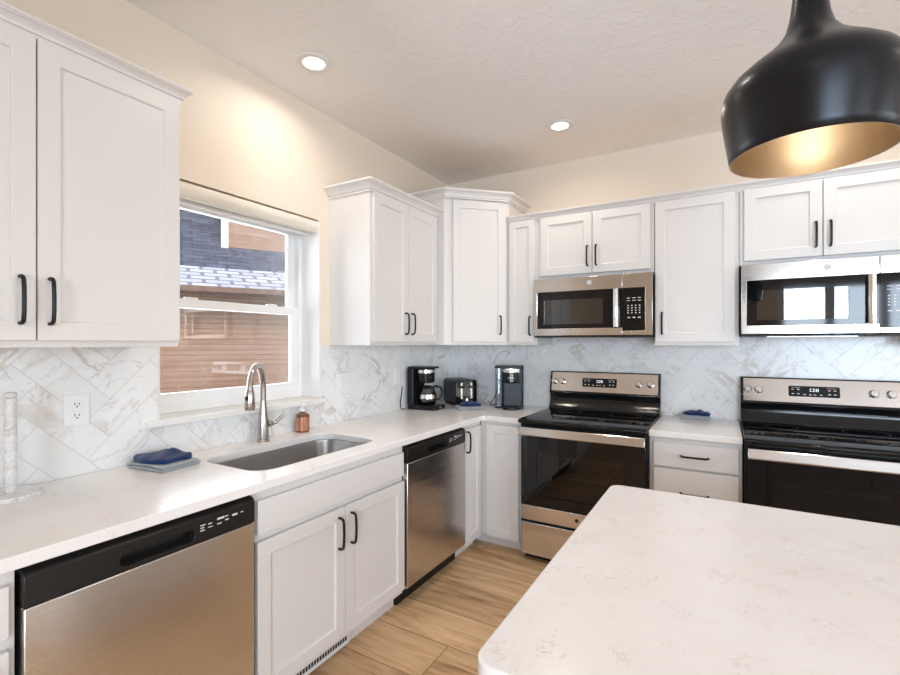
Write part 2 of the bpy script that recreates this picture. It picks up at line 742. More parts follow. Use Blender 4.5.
def herringbone(name, rects, to3d, nrm, seed, phase):
    rnd = random.Random(seed)
    u = .1016
    g = .0011
    bm = bmesh.new()
    lay = bm.faces.layers.float_vector.new('tile')
    th = .008
    c45 = math.sqrt(.5)
    umin = min(r[0] for r in rects) - 1
    umax = max(r[1] for r in rects) + 1
    tiles = []
    N = int((umax - umin) / u) + 30
    for j in range(-N, N):
        for k in range(-N // 6 - 6, N // 6 + 6):
            for (a, b, w, h) in ((j + 6 * k, j, 3, 1), (j, j - 5 + 6 * k, 1, 3)):
                q = [(a * u + g, b * u + g), ((a + w) * u - g, b * u + g), ((a + w) * u - g, (b + h) * u - g), (a * u + g, (b + h) * u - g)]
                q = [((x - y) * c45 + phase[0], (x + y) * c45 + phase[1]) for x, y in q]
                if max(p[0] for p in q) < umin + 1 or min(p[0] for p in q) > umax - 1:
                    continue
                if max(p[1] for p in q) < .9 or min(p[1] for p in q) > 1.45:
                    continue
                tiles.append(q)
    nv = Vector(nrm)
    for q in tiles:
        offv = Vector((rnd.uniform(-.14, .14), rnd.uniform(-.14, .14), rnd.uniform(-.14, .14)))
        if rnd.random() < .35:
            offv += Vector((rnd.uniform(-2, 2), rnd.uniform(-2, 2), 0))
        for rc in rects:
            p = clip(q, rc)
            if len(p) < 3:
                continue
            vb = [bm.verts.new(to3d(*s)) for s in p]
            vt = [bm.verts.new(Vector(to3d(*s)) + nv * th) for s in p]
            fs = []
            try:
                fs.append(bm.faces.new(vt))
                for i in range(len(p)):
                    fs.append(bm.faces.new((vb[i], vb[(i + 1) % len(p)], vt[(i + 1) % len(p)], vt[i])))
            except ValueError:
                pass
            for f in fs:
                f[lay] = offv
    for rc in rects:
        x0, x1, y0, y1 = rc
        vsq = [bm.verts.new(Vector(to3d(*s)) + nv * (th - .0009)) for s in ((x0, y0), (x1, y0), (x1, y1), (x0, y1))]
        f = bm.faces.new(vsq)
        f.material_index = 1
    bmesh.ops.recalc_face_normals(bm, faces=bm.faces[:])
    for f in bm.faces:
        if f.material_index == 1 and f.normal.dot(nv) < 0:
            f.normal_flip()
    me = bpy.data.meshes.new(name)
    bm.to_mesh(me)
    bm.free()
    me.materials.append(MATS['marble_tile'])
    me.materials.append(MATS['grout'])
    o = bpy.data.objects.new(name, me)
    COL.objects.link(o)
    return structure(o)


ZC = .914
herringbone('trim_2', [(-3.62, WY0, ZC, 1.378), (WY0, WY1, ZC, WZ0 - .03), (WY1, -.0085, ZC, 1.378)],
            lambda a, b: (0, a, b), (1, 0, 0), 4, (.05, .03))
herringbone('trim_3', [(.0085, 3.65, ZC, 1.378), (.906, 1.650, 1.378, 1.425), (2.09, 2.856, 1.378, 1.425)],
            lambda a, b: (a, 0, b), (0, -1, 0), 9, (.02, .045))

# ---------------------------------------------------------------- cabinets
CAB = 'cabinet_white'
DT = .020


def shaker(x0, x1, z0, z1, yf, parent, name='door', rail=.075, flat=False):
    """shaker door or drawer front; its back lies at y = yf, its face at yf - DT"""
    mb = MB()
    bm = mb.bm
    mb.box(x0, x1, yf - DT, yf, z0, z1)
    if not flat:
        bm.faces.ensure_lookup_table()
        f = min(bm.faces, key=lambda q: q.calc_center_median().y)
        r = bmesh.ops.inset_region(bm, faces=[f], thickness=rail, depth=0)
        r = bmesh.ops.inset_region(bm, faces=[f], thickness=.004, depth=-.0085)
    return mb.build(name, CAB, parent, .0016)


def pull(parent, x, z, yf, horizontal=False, ln_=.128, drop=.028):
    """black arch pull centred on (x, z), standing on a face at y = yf"""
    h = ln_ / 2
    pts = []
    prof = [(-h, 0), (-h, -.012), (-h * .97, -.020), (-h * .86, -drop * .95), (-h * .5, -drop * 1.04), (0, -drop * 1.08),
            (h * .5, -drop * 1.04), (h * .86, -drop * .95), (h * .97, -.020), (h, -.012), (h, 0)]
    for t, d in prof:
        pts.append((x + t, yf + d, z) if horizontal else (x, yf + d, z + t))
    o = MB().tube(pts, .0055, 10).build('handle', 'black_metal', parent)
    return o


CROWN = [(0, 0), (-.007, 0), (-.007, .009), (-.012, .010), (-.015, .020), (-.024, .030), (-.032, .034), (-.032, .037), (-.036, .038), (-.036, .046), (0, .046)]


def crown_path(pts, z, s=1.0, close_in=.0):
    """sweep the crown profile along an open path in plan; outward = right-hand side of travel"""
    mb = MB()
    P = [Vector((p[0], p[1])) for p in pts]
    loops = []
    for i, p in enumerate(P):
        d0 = (P[i] - P[i - 1]).normalized() if i > 0 else (P[1] - P[0]).normalized()
        d1 = (P[i + 1] - P[i]).normalized() if i < len(P) - 1 else d0
        n0 = Vector((d0.y, -d0.x))
        n1 = Vector((d1.y, -d1.x))
        b = (n0 + n1)
        b = b / b.length
        k = 1 / max(.3, b.dot(n0))
        loops.append([(p.x + b.x * k * (-q[0]) * s, p.y + b.y * k * (-q[0]) * s, z + q[1] * s) for q in CROWN])
    mb.loft(loops)
    return mb


def wall_cab(name, label, loc, rotz, w, z0, z1, doors, d=.33, handles=(), crown=None, cs=1.0, d_=0, group=None, rail=.075):
    """local frame: back at y=0, face at y=-d, x from 0 to w; doors: (x0, x1)"""
    t = thing(name, label, 'cabinet', (loc[0], loc[1], 0), rotz, group)
    B(0, w, -d, -.001, z0, z1).build('carcass', CAB, t, .0012)
    for (a, b, za, zb), hx in zip(doors, handles):
        dd = shaker(a, b, za, zb, -d - .0005, t, rail=rail)
        if hx is not None:
            pull(dd, hx, za + .048 + .064, -d - DT)
    B(.004, w - .004, -d + .004, -.004, z1 + .0003, z1 + .002).build('top_panel', 'plywood', t)
    if crown:
        crown_path(crown, z1 - .008, cs).build('crown', CAB, t, 0, R(20))
    return t


RZL = R(90)
Z0U, Z1U = 1.378, 2.250
DZ0, DZ1 = 1.398, 2.240
# left wall, near the camera
wall_cab('wall_cabinet', 'white double-door wall cabinet on the left wall, left of the window', (0, -3.262), RZL, .802, Z0U, Z1U + .012,
         [(.012, .393, DZ0, 2.248), (.397, .796, DZ0, 2.248)], handles=(.358, .424),
         crown=[(-.02, -.33), (.802, -.33), (.802, -.002)], cs=.95)
# left wall, right of the window
wall_cab('wall_cabinet', 'white double-door wall cabinet on the left wall, right of the window', (0, -1.380), RZL, .718, Z0U, Z1U,
         [(.016, .343, DZ0, DZ1), (.347, .684, DZ0, DZ1)], handles=(.310, .376), d=.305,
         crown=[(0, -.002), (0, -.305), (.716, -.305)], cs=1.35)

# corner cabinet: diagonal front
tc = thing('corner_cabinet', 'tall white diagonal wall cabinet in the corner of the room', 'cabinet', (0, 0, 0))
LX, LY, RX, RY = .376, -.636, .676, -.342
_pl = [(.001, -.001), (.001, -.6605), (LX - .02, -.6605), (LX, LY), (RX, RY), (.692, RY + .02), (.692, -.001)]
MB().poly(xy(_pl, 1.378), (0, 0, 1.020)).build('carcass', CAB, tc, .0012)
crown_path([(.001, -.6605), (LX - .010, -.6605), (.692, RY + .0), (.692, -.001)], 2.388, 1.3).build('crown', CAB, tc, 0, R(20))
MB().poly(xy([(p[0] * .985 + .004, p[1] * .985 - .004) for p in _pl], 2.3983), (0, 0, .002)).build('top_panel', 'plywood', tc)
dlen = math.hypot(RX - LX, RY - LY)
dang = math.atan2(RY - LY, RX - LX)
dd = shaker(.030, dlen - .010, 1.400, 2.378, -.0005, tc)
dd.location = (LX, LY, 0)
dd.rotation_euler.z = dang
pull(dd, dlen - .052, 1.517, -DT)

# back wall
ZM0 = 1.822
wall_cab('wall_cabinet', 'narrow white single-door wall cabinet beside the corner cabinet', (.694, 0), 0, .210, Z0U, Z1U,
         [(.012, .198, DZ0, DZ1)], handles=(.170,), rail=.060)
wall_cab('wall_cabinet', 'short white double-door wall cabinet above the left microwave', (.906, 0), 0, .744, ZM0, Z1U,
         [(.028, .374, ZM0 + .022, DZ1), (.378, .722, ZM0 + .022, DZ1)], handles=(.348, .404))
wall_cab('wall_cabinet', 'white single-door wall cabinet between the two microwaves', (1.652, 0), 0, .436, Z0U, Z1U,
         [(.006, .416, DZ0, DZ1)], handles=(.044,))
wall_cab('wall_cabinet', 'short white double-door wall cabinet above the right microwave', (2.090, 0), 0, .766, ZM0, Z1U,
         [(.022, .366, ZM0 + .022, DZ1), (.370, .744, ZM0 + .022, DZ1)], handles=(.338, .398))
wall_cab('wall_cabinet', 'white wall cabinet at the right end of the back wall row', (2.858, 0), 0, .60, Z0U, Z1U,
         [(.012, .588, DZ0, DZ1)], handles=(.05,))
tag(crown_path([(.694, -.33), (3.458, -.33), (3.458, -.002)], Z1U - .012, .95).build('crown_molding', CAB, None, 0, R(20)),
    'white crown molding strip along the tops of the back wall cabinets', 'molding')

# ---- base cabinets
FD = .615          # box depth
TK = .132          # toe-kick height


def base_cab(label, loc, rotz, w, fronts, closed=True, toe=True, name='base_cabinet', cut=0):
    t = thing(name, label, 'cabinet', (loc[0], loc[1], 0), rotz)
    if closed:
        B(cut, w, -FD, -.012, TK, .880).build('carcass', CAB, t, .001)
    else:
        mb = MB()
        mb.box(0, .018, -FD, -.012, TK, .880)
        mb.box(w - .018, w, -FD, -.012, TK, .880)
        mb.box(.018, w - .018, -FD, -.012, TK, TK + .018)
        mb.box(.018, w - .018, -FD, -FD + .018, .70, .880)
        mb.box(.018, w - .018, -FD, -FD + .018, TK + .018, .17)
        mb.build('carcass', CAB, t, .001)
    if toe:
        B(.552 if cut else 0, w, -.560, -.545, FZ, TK).build('toe_kick', 'toe_grey', t)
    for kind, a, b, za, zb, h in fronts:
        f = shaker(a, b, za, zb, -FD - .0005, t, 'door' if kind == 'door' else ('drawer' if kind == 'drawer' else 'false_front'),
                   flat=(kind != 'door'))
        if h:
            pull(f, h[0], h[1], -FD - DT, kind == 'drawer')
    return t


sb = base_cab('white two-door base cabinet under the sink', (0, -2.378), RZL, .880,
              [('false', .018, .866, .728, .846, None), ('door', .018, .447, .158, .700, (.408, .600)), ('door', .451, .872, .158, .700, (.483, .600))], False)
base_cab('white base cabinet left of the near dishwasher', (0, -3.62), RZL, .625,
         [('drawer', .010, .610, .728, .846, (.31, .79)), ('door', .010, .610, .158, .700, (.56, .612))])
base_cab('narrow white one-door base cabinet between the far dishwasher and the corner', (0, -.885), RZL, .262,
         [('door', .028, .240, .128, .852, None)])
_d = [o for o in COL.objects if o.name.startswith('door') and o.parent and 'far dishwasher' in o.parent.get('label', '')][0]
pull(_d, -.030 + .0 + .062, .775, -FD - DT)
base_cab('white one-door base cabinet between the corner and the left range', (.0, 0), 0, .908,
         [('door', .668, .892, .128, .858, None)], cut=.6165)
base_cab('white drawer base cabinet between the two ranges', (1.660, 0), 0, .436,
         [('drawer', .022, .420, .724, .852, (.222, .790)), ('drawer', .022, .420, .430, .712, (.222, .592)), ('drawer', .022, .420, .150, .418, (.222, .29))])
base_cab('white base cabinet right of the right range', (2.862, 0), 0, .60,
         [('drawer', .012, .588, .724, .846, (.3, .79)), ('door', .012, .588, .150, .712, (.05, .62))])

# toe-kick heat register under the sink cabinet
vt = thing('vent_register', 'white slotted vent register in the toe kick under the sink cabinet', 'vent', (.560, -2.03, .058), RZL)
B(-.19, .19, -.016, -.0005, .0, .070).build('face_plate', 'white_vent', vt, .003)
mb = MB()
for k in range(23):
    x = -.165 + k * .0150
    mb.box(x - .0055, x + .0055, -.0168, -.0155, .020, .046)
mb.build('slots', 'slot_dark', vt)

# ---------------------------------------------------------------- countertops
CT0, CT1 = .8815, ZC
XC = .648
SX0, SX1, SY0, SY1 = .165, .545, -2.284, -1.592      # sink cut-out
_loop = [(.009, -3.62), (XC, -3.62), (XC, -XC - .012), (XC + .012, -XC), (.909, -XC), (.909, -.009), (.009, -.009)]
mb = MB().poly(xy(_loop, CT0), (0, 0, CT1 - CT0), [xy(rrect(SX0, SX1, SY0, SY1, .085, 7), CT0)])
tag(mb.build('countertop', 'quartz', None, .003), 'white quartz L-shaped countertop along the left wall and into the corner', 'countertop')
tag(B(1.659, 2.097, -XC, -.009, CT0, CT1).build('countertop', 'quartz', None, .003), 'short white quartz countertop between the two ranges', 'countertop')
tag(B(2.861, 3.46, -XC, -.009, CT0, CT1).build('countertop', 'quartz', None, .003), 'white quartz countertop right of the right range', 'countertop')

# island
IX0, IX1, IY0, IY1 = 1.688, 3.95, -2.795, -1.768
tag(MB().poly(xy(rrect(IX0, IX1, IY0, IY1, .035, 6), CT0), (0, 0, CT1 - CT0)).build('island_countertop', 'quartz', None, .004),
    'large white quartz countertop of the island in the foreground', 'countertop')
isl = thing('kitchen_island', 'white island cabinet under the large foreground countertop', 'island', (0, 0, 0))
B(IX0 + .035, IX1 - .035, IY0 + .28, IY1 - .045, .15, CT0 - .0005).build('carcass', CAB, isl, .002)
B(IX0 + .08, IX1 - .08, IY0 + .3, IY1 - .11, FZ, .15).build('toe_kick', 'toe_grey', isl)
for k in range(4):
    a = IX0 + .05 + k * .54
    f = MB()
    f.box(a, a + .53, IY1 - .045, IY1 - .026, .17, .86)
    f.build('door', CAB, isl, .002)

# ---------------------------------------------------------------- sink
sk = thing('kitchen_sink', 'undermount stainless steel sink below the window', 'sink', ((SX0 + SX1) / 2, (SY0 + SY1) / 2, .66))
hx, hy = (SX1 - SX0) / 2, (SY1 - SY0) / 2


def rl(e, r, z):
    return xy(rrect(-hx + e, hx - e, -hy + e, hy - e, r, 8), z)


zt = CT0 - .0006 - .66
mb = MB()
mb.loft([rl(-.020, .10, zt - .002), rl(-.020, .10, zt), rl(.001, .085, zt), rl(.003, .083, zt - .02), rl(.010, .080, .05), rl(.022, .072, .022), rl(.045, .05, .012), rl(.12, .03, .006),
         rl(.12, .03, .003), rl(.04, .05, .008), rl(.015, .074, .02), rl(.004, .08, .05), rl(-.002, .086, zt - .02)], False, False)
mb.build('basin', 'sink_steel', sk, smooth=R(60))
MB().poly(rl(.119, .03, .0045), (0, 0, .0014)).build('basin_floor', 'sink_steel', sk)
MB().lathe([(.0, .0068), (.030, .0068), (.034, .0085), (.044, .0085), (.046, .0062), (0, .0062)], n=32).build('drain', 'chrome', sk)

# faucet
FX, FY = .085, -1.912
fc = thing('kitchen_faucet', 'brushed nickel pull-down gooseneck faucet behind the sink', 'faucet', (FX, FY, ZC))
MB().lathe([(0, 0), (.030, 0), (.030, .006), (.0265, .010), (.0255, .05), (.0235, .10), (.0175, .150), (.0150, .19), (.0145, .20), (0, .20)], n=32).build('body', 'nickel', fc)
dirv = Vector((.13, -.17, 0))
Rr = dirv.length / 2
u_ = dirv.normalized()
pts = [(0, 0, .19), (0, 0, .23)]
zc_ = .264
for k in range(0, 15):
    a = PI - k * (PI / 14)
    q = u_ * (Rr + Rr * math.cos(a))
    pts.append((q.x, q.y, zc_ + Rr * math.sin(a) * 1.0))
q = u_ * (2 * Rr)
pts.append((q.x, q.y, .270))
MB().tube(pts, .0135, 16).build('spout', 'nickel', fc)
MB().lathe([(0, .182), (.020, .182), (.0225, .188), (.0215, .225), (.0190, .258), (.0150, .272), (0, .272)], (q.x, q.y, 0), 28).build('spray_head', 'nickel', fc)
h2 = q + Vector((.014, -.010, 0))
MB().lathe([(0, -.004), (.009, -.003), (.0105, 0), (.009, .004), (0, .005)], (q.x + .006, q.y - .0205, .235), 16, axis='y').build('spray_button', 'black_plastic', fc)
MB().tube([(.006, .022, .083), (.010, .036, .083), (.013, .046, .083)], [.017, .017, .013], 18).build('lever_hub', 'nickel', fc)
MB().tube([(.012, .040, .080), (.018, .062, .086), (.026, .088, .112), (.030, .102, .136)], [.009, .0085, .0075, .006], 12).build('lever', 'nickel', fc)

# soap dispenser
sp = thing('soap_dispenser', 'small copper soap bottle with clear pump beside the faucet', 'soap dispenser', (.058, -1.640, ZC))
MB().lathe([(0, 0), (.033, 0), (.035, .003), (.035, .088), (.031, .097), (.016, .103), (.014, .110), (0, .110)], n=36).build('bottle', 'amber', sp)
MB().lathe([(.0352, .010), (.0358, .010), (.0358, .080), (.0352, .080)], n=36, close=True).build('label_band', 'copper', sp)
MB().lathe([(0, .110), (.015, .110), (.015, .124), (.006, .126), (.006, .140), (.013, .142), (.013, .152), (0, .153)], n=24).build('pump', 'clear_plastic', sp)
MB().tube([(0, 0, .147), (.018, -.006, .148), (.034, -.011, .145)], [.006, .0055, .0045], 10).build('nozzle', 'clear_plastic', sp)

# ---------------------------------------------------------------- dishwashers


def make_dishwasher(label, loc):
    t = thing('dishwasher', label, 'dishwasher', loc, RZL, 'stainless dishwashers in the left run')
    w = .606
    B(.004, w - .004, -.585, -.02, .151, .868).build('body', 'black_plastic', t)
    yf = -.645
    # door
    mb = MB()
    pf = [(yf + .048, .152), (yf + .006, .152), (yf, .160), (yf, .784), (yf + .048, .784)]
    mb.poly([(0, a, b) for a, b in pf], (w, 0, 0))
    mb.build('door', 'door_steel', t, .003)
    # control panel with a pocket handle
    mb = MB()
    hole = rrect(.198, .398, .798, .832, .014, 4)
    mb.poly(xz(rect(0, w, .786, .858), yf - .001), (0, .030, 0), [xz(hole, yf - .001)])
    mb.build('control_panel', 'dark_control', t, .002)
    pan = [o for o in t.children if o.name.startswith('control_panel')][0]
    MB().poly([(0, a, b) for a, b in [(yf - .001, .8582), (yf + .010, .868), (yf + .022, .872), (yf + .05, .872), (yf + .05, .8582)]], (w, 0, 0)).build('panel_top', 'black_plastic', pan, .001)
    MB().poly(xz(rect(.004, w - .004, .788, .858), yf + .0295), (0, .015, 0)).build('pocket', 'black_gloss', pan)
    mb = MB()
    for k, (x, z, a, b) in enumerate([(.415, .834, .016, .003), (.415, .826, .012, .003), (.415, .818, .014, .003), (.440, .832, .012, .003), (.440, .822, .015, .002),
                                      (.470, .836, .024, .006), (.470, .822, .014, .003), (.497, .838, .010, .003), (.497, .826, .012, .004),
                                      (.522, .832, .018, .006), (.552, .834, .010, .003)]):
        mb.box(x, x + a, yf - .0016, yf - .0009, z, z + b)
    mb.build('control_marks', 'white_print', pan)
    B(.004, w - .004, -.5615, -.55, FZ, .150).build('toe_panel', 'black_plastic', t)
    B(.002, w - .002, -.574, -.562, FZ + .003, .150).build('kick_plate', 'black_plastic', t)
    return t


dw = make_dishwasher('stainless dishwasher with black control panel, nearest in the left run', (0, -2.988, 0))
dup(dw, (0, -1.494, 0), 'stainless dishwasher with black control panel, right of the sink cabinet')

# ---------------------------------------------------------------- ranges


def make_range(label, loc):
    t = thing('range', label, 'range', loc, 0, 'stainless electric ranges along the back wall')
    w = .744
    YB, YF = -.012, -.645
    mb = MB()
    # hollow body so that the oven cavity can be seen through the door
    mb.box(0, w, YB - .02, YB, .09, .904)
    mb.box(0, .03, YF, YB - .02, .09, .904)
    mb.box(w - .03, w, YF, YB - .02, .09, .904)
    mb.box(.03, w - .03, YF, YB - .02, .84, .904)
    mb.box(.03, w - .03, YF, YB - .02, .09, .36)
    mb.build('body', 'black_plastic', t)
    mb = MB()
    mb.box(.08, w - .08, -.12, -.11, .37, .82)
    mb.box(.075, .08, YF + .01, -.12, .37, .82)
    mb.box(w - .08, w - .075, YF + .01, -.12, .37, .82)
    mb.box(.08, w - .08, YF + .01, -.12, .365, .37)
    mb.build('oven_cavity', 'oven_inside', t)
    for zz in (.575,):
        mb = MB()
        for yy in (YF + .03, -.15):
            mb.tube([(.085, yy, zz), (w - .085, yy, zz)], .003, 6)
        for k in range(9):
            x = .095 + k * (w - .19) / 8
            mb.tube([(x, YF + .03, zz), (x, -.15, zz)], .0018, 5)
        mb.build('oven_rack', 'rack_wire', t)
    # cooktop
    mb = MB()
    mb.poly([(0, a, b) for a, b in [(-.665, .896), (-.690, .896), (-.697, .905), (-.694, .916), (-.680, .9215), (-.072, .9215), (-.072, .904), (-.665, .904)]], (w, 0, 0))
    ct = mb.build('cooktop', 'black_glass', t, .003)
    for (x, y, r) in ((.19, -.50, .105), (.55, -.50, .085), (.19, -.22, .075), (.55, -.22, .095)):
        mb = MB().lathe([(r - .001, .9216), (r + .001, .9216), (r + .001, .9219), (r - .001, .9219)], (x, y, 0), 48, True)
        mb.build('burner_ring', 'slate_plastic', ct)
    # backguard
    mb = MB()
    mb.poly([(0, a, b) for a, b in [(-.014, .9218), (-.100, .9218), (-.092, .945), (-.074, .970), (-.070, .995), (-.076, 1.020), (-.086, 1.034), (-.014, 1.034)]], (w, 0, 0))
    mb.build('backguard', 'black_gloss', t, .003)
    mb = MB()
    mb.poly([(0, a, b) for a, b in [(-.014, 1.0345), (-.090, 1.0345), (-.087, 1.040), (-.050, 1.187), (-.014, 1.187)]], (w, 0, 0))
    mb.build('console', 'black_gloss', t, .003)
    sl = (.037 / .147)

    def YC(z):
        return -.087 + (z - 1.040) * sl
    tilt = math.atan(sl)
    con = thing('console_face', '', '', (0, YC(1.112) - .0005, 1.112))
    for k in ('label', 'category'):
        del con[k]
    con.parent = t
    con.rotation_euler.x = -tilt
    fp = MB().poly(xz(rect(.014, w - .014, -.066, .070), 0), (0, -.002, 0)).build('steel_plate', 'steel', con, .0008)
    MB().poly(xz(rrect(.236, .470, -.030, .032, .008), -.0020), (0, -.001, 0)).build('display', 'black_glass', con)
    for nm, keys, bar in (('left_key_print', ((.256, -.014), (.282, -.014), (.256, .012), (.282, .012)), (.250, .292, .0225)),
                          ('middle_key_print', ((.312, -.017), (.338, -.017), (.358, -.017), (.386, -.017)), None),
                          ('right_key_print', ((.424, -.012), (.448, -.012), (.424, .010), (.448, .010)), (.412, .456, .0210))):
        mb = MB()
        for x, z in keys:
            mb.box(x - .006, x + .006, -.0034, -.0029, z - .0022, z + .0022)
        if bar:
            B(bar[0], bar[1], -.0034, -.0029, bar[2], bar[2] + .0015).build('heading_print', 'white_print', con)
        mb.build('key_print', 'white_print', con)
    # clock: 0 1 8 style seven-segment figures
    mb = MB()

    def seg(x, z, s):
        a, b, q = .0042, .0072, .0009
        S7 = {'a': (-a, a, b, b), 'g': (-a, a, 0, 0), 'd': (-a, a, -b, -b), 'f': (-a, -a, 0, b), 'b': (a, a, 0, b), 'e': (-a, -a, -b, 0), 'c': (a, a, -b, 0)}
        for c in s:
            p = S7[c]
            mb.box(x + p[0] - q, x + p[1] + q, -.0034, -.0029, z + p[2] - q, z + p[3] + q)
    for x, s in ((.341, 'adef'), (.355, 'abcdef'), (.370, 'abcdefg')):
        seg(x, .010, s)
    mb.build('clock', 'clock_digits', con)
    for x in (.036, .092, .612, .684):
        kb = MB().lathe([(0, -.030), (.015, -.030), (.0185, -.026), (.0195, -.006), (.023, -.003), (.023, -.0021), (0, -.0021)], (x, 0, .002), 28, axis='y').build('knob', 'chrome', con)
        B(x - .003, x + .003, -.0325, -.029, -.014, .018).build('grip', 'chrome', kb, .001)
    # oven door: black glass with a clear inner window, bright bar handle, steel lower band
    mb = MB()
    dz0, dz1 = .392, .838
    win_ = rect(.116, w - .118, .455, .728)
    mb.poly(xz(rect(.014, w - .008, dz0, dz1), -.672), (0, .024, 0), [xz(win_, -.672)])
    dr_ = mb.build('oven_door', 'black_glass', t, .002)
    B(.112, w - .114, -.664, -.661, .450, .733).build('window_pane', 'oven_glass', dr_)
    B(.014, w - .008, -.676, -.648, .302, .391).build('lower_band', 'steel', dr_, .003)
    B(.014, w - .008, -.676, -.648, .8385, .884).build('top_band', 'black_gloss', dr_, .003)
    mb = MB()
    mb.poly([(0, a, b) for a, b in [(-.700, .824), (-.718, .826), (-.723, .832), (-.711, .874), (-.706, .878), (-.698, .876), (-.704, .850)]], (w - .022, 0, 0))
    hb = mb.build('handle', 'steel', dr_, .003)
    hb.location = (.014, 0, 0)
    for x in (.03, w - .07):
        B(x, x + .02, -.702, -.676, .840, .864).build('handle_post', 'chrome', dr_, .002)
    MB().lathe([(0, -.0775), (.011, -.0775), (.011, -.0755), (0, -.0755)], (w / 2 - .012, -.600, .350), 24, axis='y').build('badge', 'slate_plastic', dr_)
    # storage drawer
    B(.014, w - .008, -.676, -.646, .088, .286).build('drawer', 'steel', t, .003)
    B(.02, w - .02, -.62, -.05, FZ, .0895).build('plinth', 'black_plastic', t)
    return t


rg = make_range('stainless electric range with black glass cooktop, left of the two ranges', (.912, 0, 0))
dup(rg, (2.103, 0, 0), 'stainless electric range with black glass cooktop, right of the two ranges, partly behind the island')

# ---------------------------------------------------------------- microwaves


def make_micro(label, loc):
    t = thing('microwave', label, 'microwave', loc, 0, 'over-range microwaves below the wall cabinets')
    w, z0, z1 = .742, 1.428, 1.816
    B(.003, w - .003, -.370, -.012, z0 + .008, z1).build('body', 'slate_plastic', t, .002)
    yf = -.405
    xs = .572
    fr = MB().poly(xz([(0, z0 + .012), (xs - .001, z0 + .012), (xs - .001, z0 + .058), (.026, z0 + .058), (.026, z1 - .088), (xs - .001, z1 - .088), (xs - .001, z1), (0, z1)], yf), (0, .032, 0)).build('door', 'steel', t, .0025)
    # black surround with the see-through window
    x0, x1, za, zb = .0265, xs - .0012, z0 + .0585, z1 - .0885
    MB().poly(xz(rect(x0, x1, za, zb), yf + .002), (0, .006, 0), [xz(rect(.072, .455, za + .028, zb - .052), yf + .002)]).build('window_surround', 'black_glass', fr)
    B(.066, .460, yf + .008, yf + .012, za + .022, zb - .045).build('window_pane', 'micro_glass', fr)
    B(.05, .48, yf + .026, yf + .031, za + .01, zb - .03).build('window_screen', 'slate_plastic', fr)
    # bar handle
    mb = MB()
    mb.poly(xy([(.519, yf - .006), (.523, yf - .034), (.537, yf - .040), (.551, yf - .034), (.555, yf - .006), (.549, yf - .006), (.545, yf - .026), (.529, yf - .026), (.525, yf - .006)], za + .002), (0, 0, zb - za - .004))
    mb.build('handle', 'chrome', fr, .0015)
    for zz in (za + .02, zb - .02):
        B(.522, .552, yf - .027, yf + .0025, zz - .008, zz + .008).build('handle_post', 'chrome', fr)
    # round badge on the top band
    bd = MB().lathe([(0, yf - .0022), (.0155, yf - .0022), (.0155, yf - .0001), (0, yf - .0001)], (.372, 0, z1 - .040), 32, axis='y').build('badge', 'plate_white', fr)
    MB().lathe([(.0120, yf - .0028), (.0138, yf - .0028), (.0138, yf - .002), (.0120, yf - .002)], (.372, 0, z1 - .040), 32, True, axis='y').build('badge_ring', 'slate_plastic', bd)
    text('monogram', 'GE', .014, (.372, yf - .0026, z1 - .040), (R(90), 0, 0), 'slate_plastic', bd)
    # control side
    cp = MB().poly(xz([(xs, z0 + .012), (w, z0 + .012), (w, z1), (xs, z1), (xs, z1 - .088), (.700, z1 - .088), (.700, z0 + .040), (xs, z0 + .040)], yf), (0, .032, 0)).build('control_frame', 'steel', t, .0025)
    B(xs + .0002, .6995, yf + .002, yf + .010, z0 + .0405, z1 - .0885).build('keypad', 'black_glass', cp)
    mb = MB()
    zt_ = z1 - .150
    for r, zz in enumerate((0, -.016)):
        for x in (.606, .638, .668):
            mb.box(x - .009, x + .009, yf + .0012, yf + .0019, zt_ + zz - .0018, zt_ + zz + .0018)
    for r in range(4):
        for x in (.604, .626, .648, .670):
            zz = zt_ - .046 - r * .015
            mb.box(x - .004, x + .004, yf + .0012, yf + .0019, zz - .0028, zz + .0028)
    for x in (.608, .638, .668):
        mb.box(x - .008, x + .008, yf + .0012, yf + .0019, zt_ - .122, zt_ - .116)
    mb.build('key_marks', 'white_print', cp)
    mb = MB()
    mb.poly([(.003, a, b) for a, b in [(yf + .004, z0 + .0115), (yf + .03, z0), (-.05, z0), (-.05, z0 + .0075), (yf + .036, z0 + .0075), (yf + .034, z0 + .0115)]], (w - .006, 0, 0))
    mb.build('underside', 'black_plastic', t)
    B(.12, .50, yf + .06, -.12, z0 - .004, z0 - .0002).build('grease_filter', 'rack_wire', t)
    return t


mw = make_micro('stainless over-range microwave above the left range', (.907, 0, 0))
dup(mw, (2.097, 0, 0), 'stainless over-range microwave above the right range')

# ---------------------------------------------------------------- pendant
PX, PY = 2.1613, -2.278
pd = thing('pendant_lamp', 'black bell-shaped metal pendant lamp with gold inside above the island', 'lamp', (PX, PY, 0))
outer = [(.0085, 2.26), (.018, 2.24), (.0240, 2.17), (.0262, 2.10), (.0282, 2.06), (.0325, 2.025), (.0400, 1.998), (.0560, 1.975), (.0800, 1.954), (.1090, 1.932), (.1300, 1.914), (.1430, 1.896), (.1495, 1.876), (.1500, 1.862),
         (.1480, 1.840), (.1435, 1.810), (.1380, 1.776), (.1350, 1.758)]
inner = [(r - .004, z - .003) for r, z in outer[::-1] if z < 2.0]
inner[0] = (.1335, 1.758)
MB().lathe(outer + [(.1341, 1.7575)], n=72).build('shade', 'pendant_black', pd, smooth=R(60))
MB().lathe([(.1340, 1.7576), (.1326, 1.7576)] + [(r - .0035, z) for r, z in outer[::-1][1:] if z < 1.99] + [(0, 1.992)], n=72).build('shade_lining', 'pendant_gold', pd, smooth=R(60))
MB().tube([(0, 0, 2.255), (0, 0, CEIL - .02)], .007, 12).build('rod', 'pendant_black', pd)
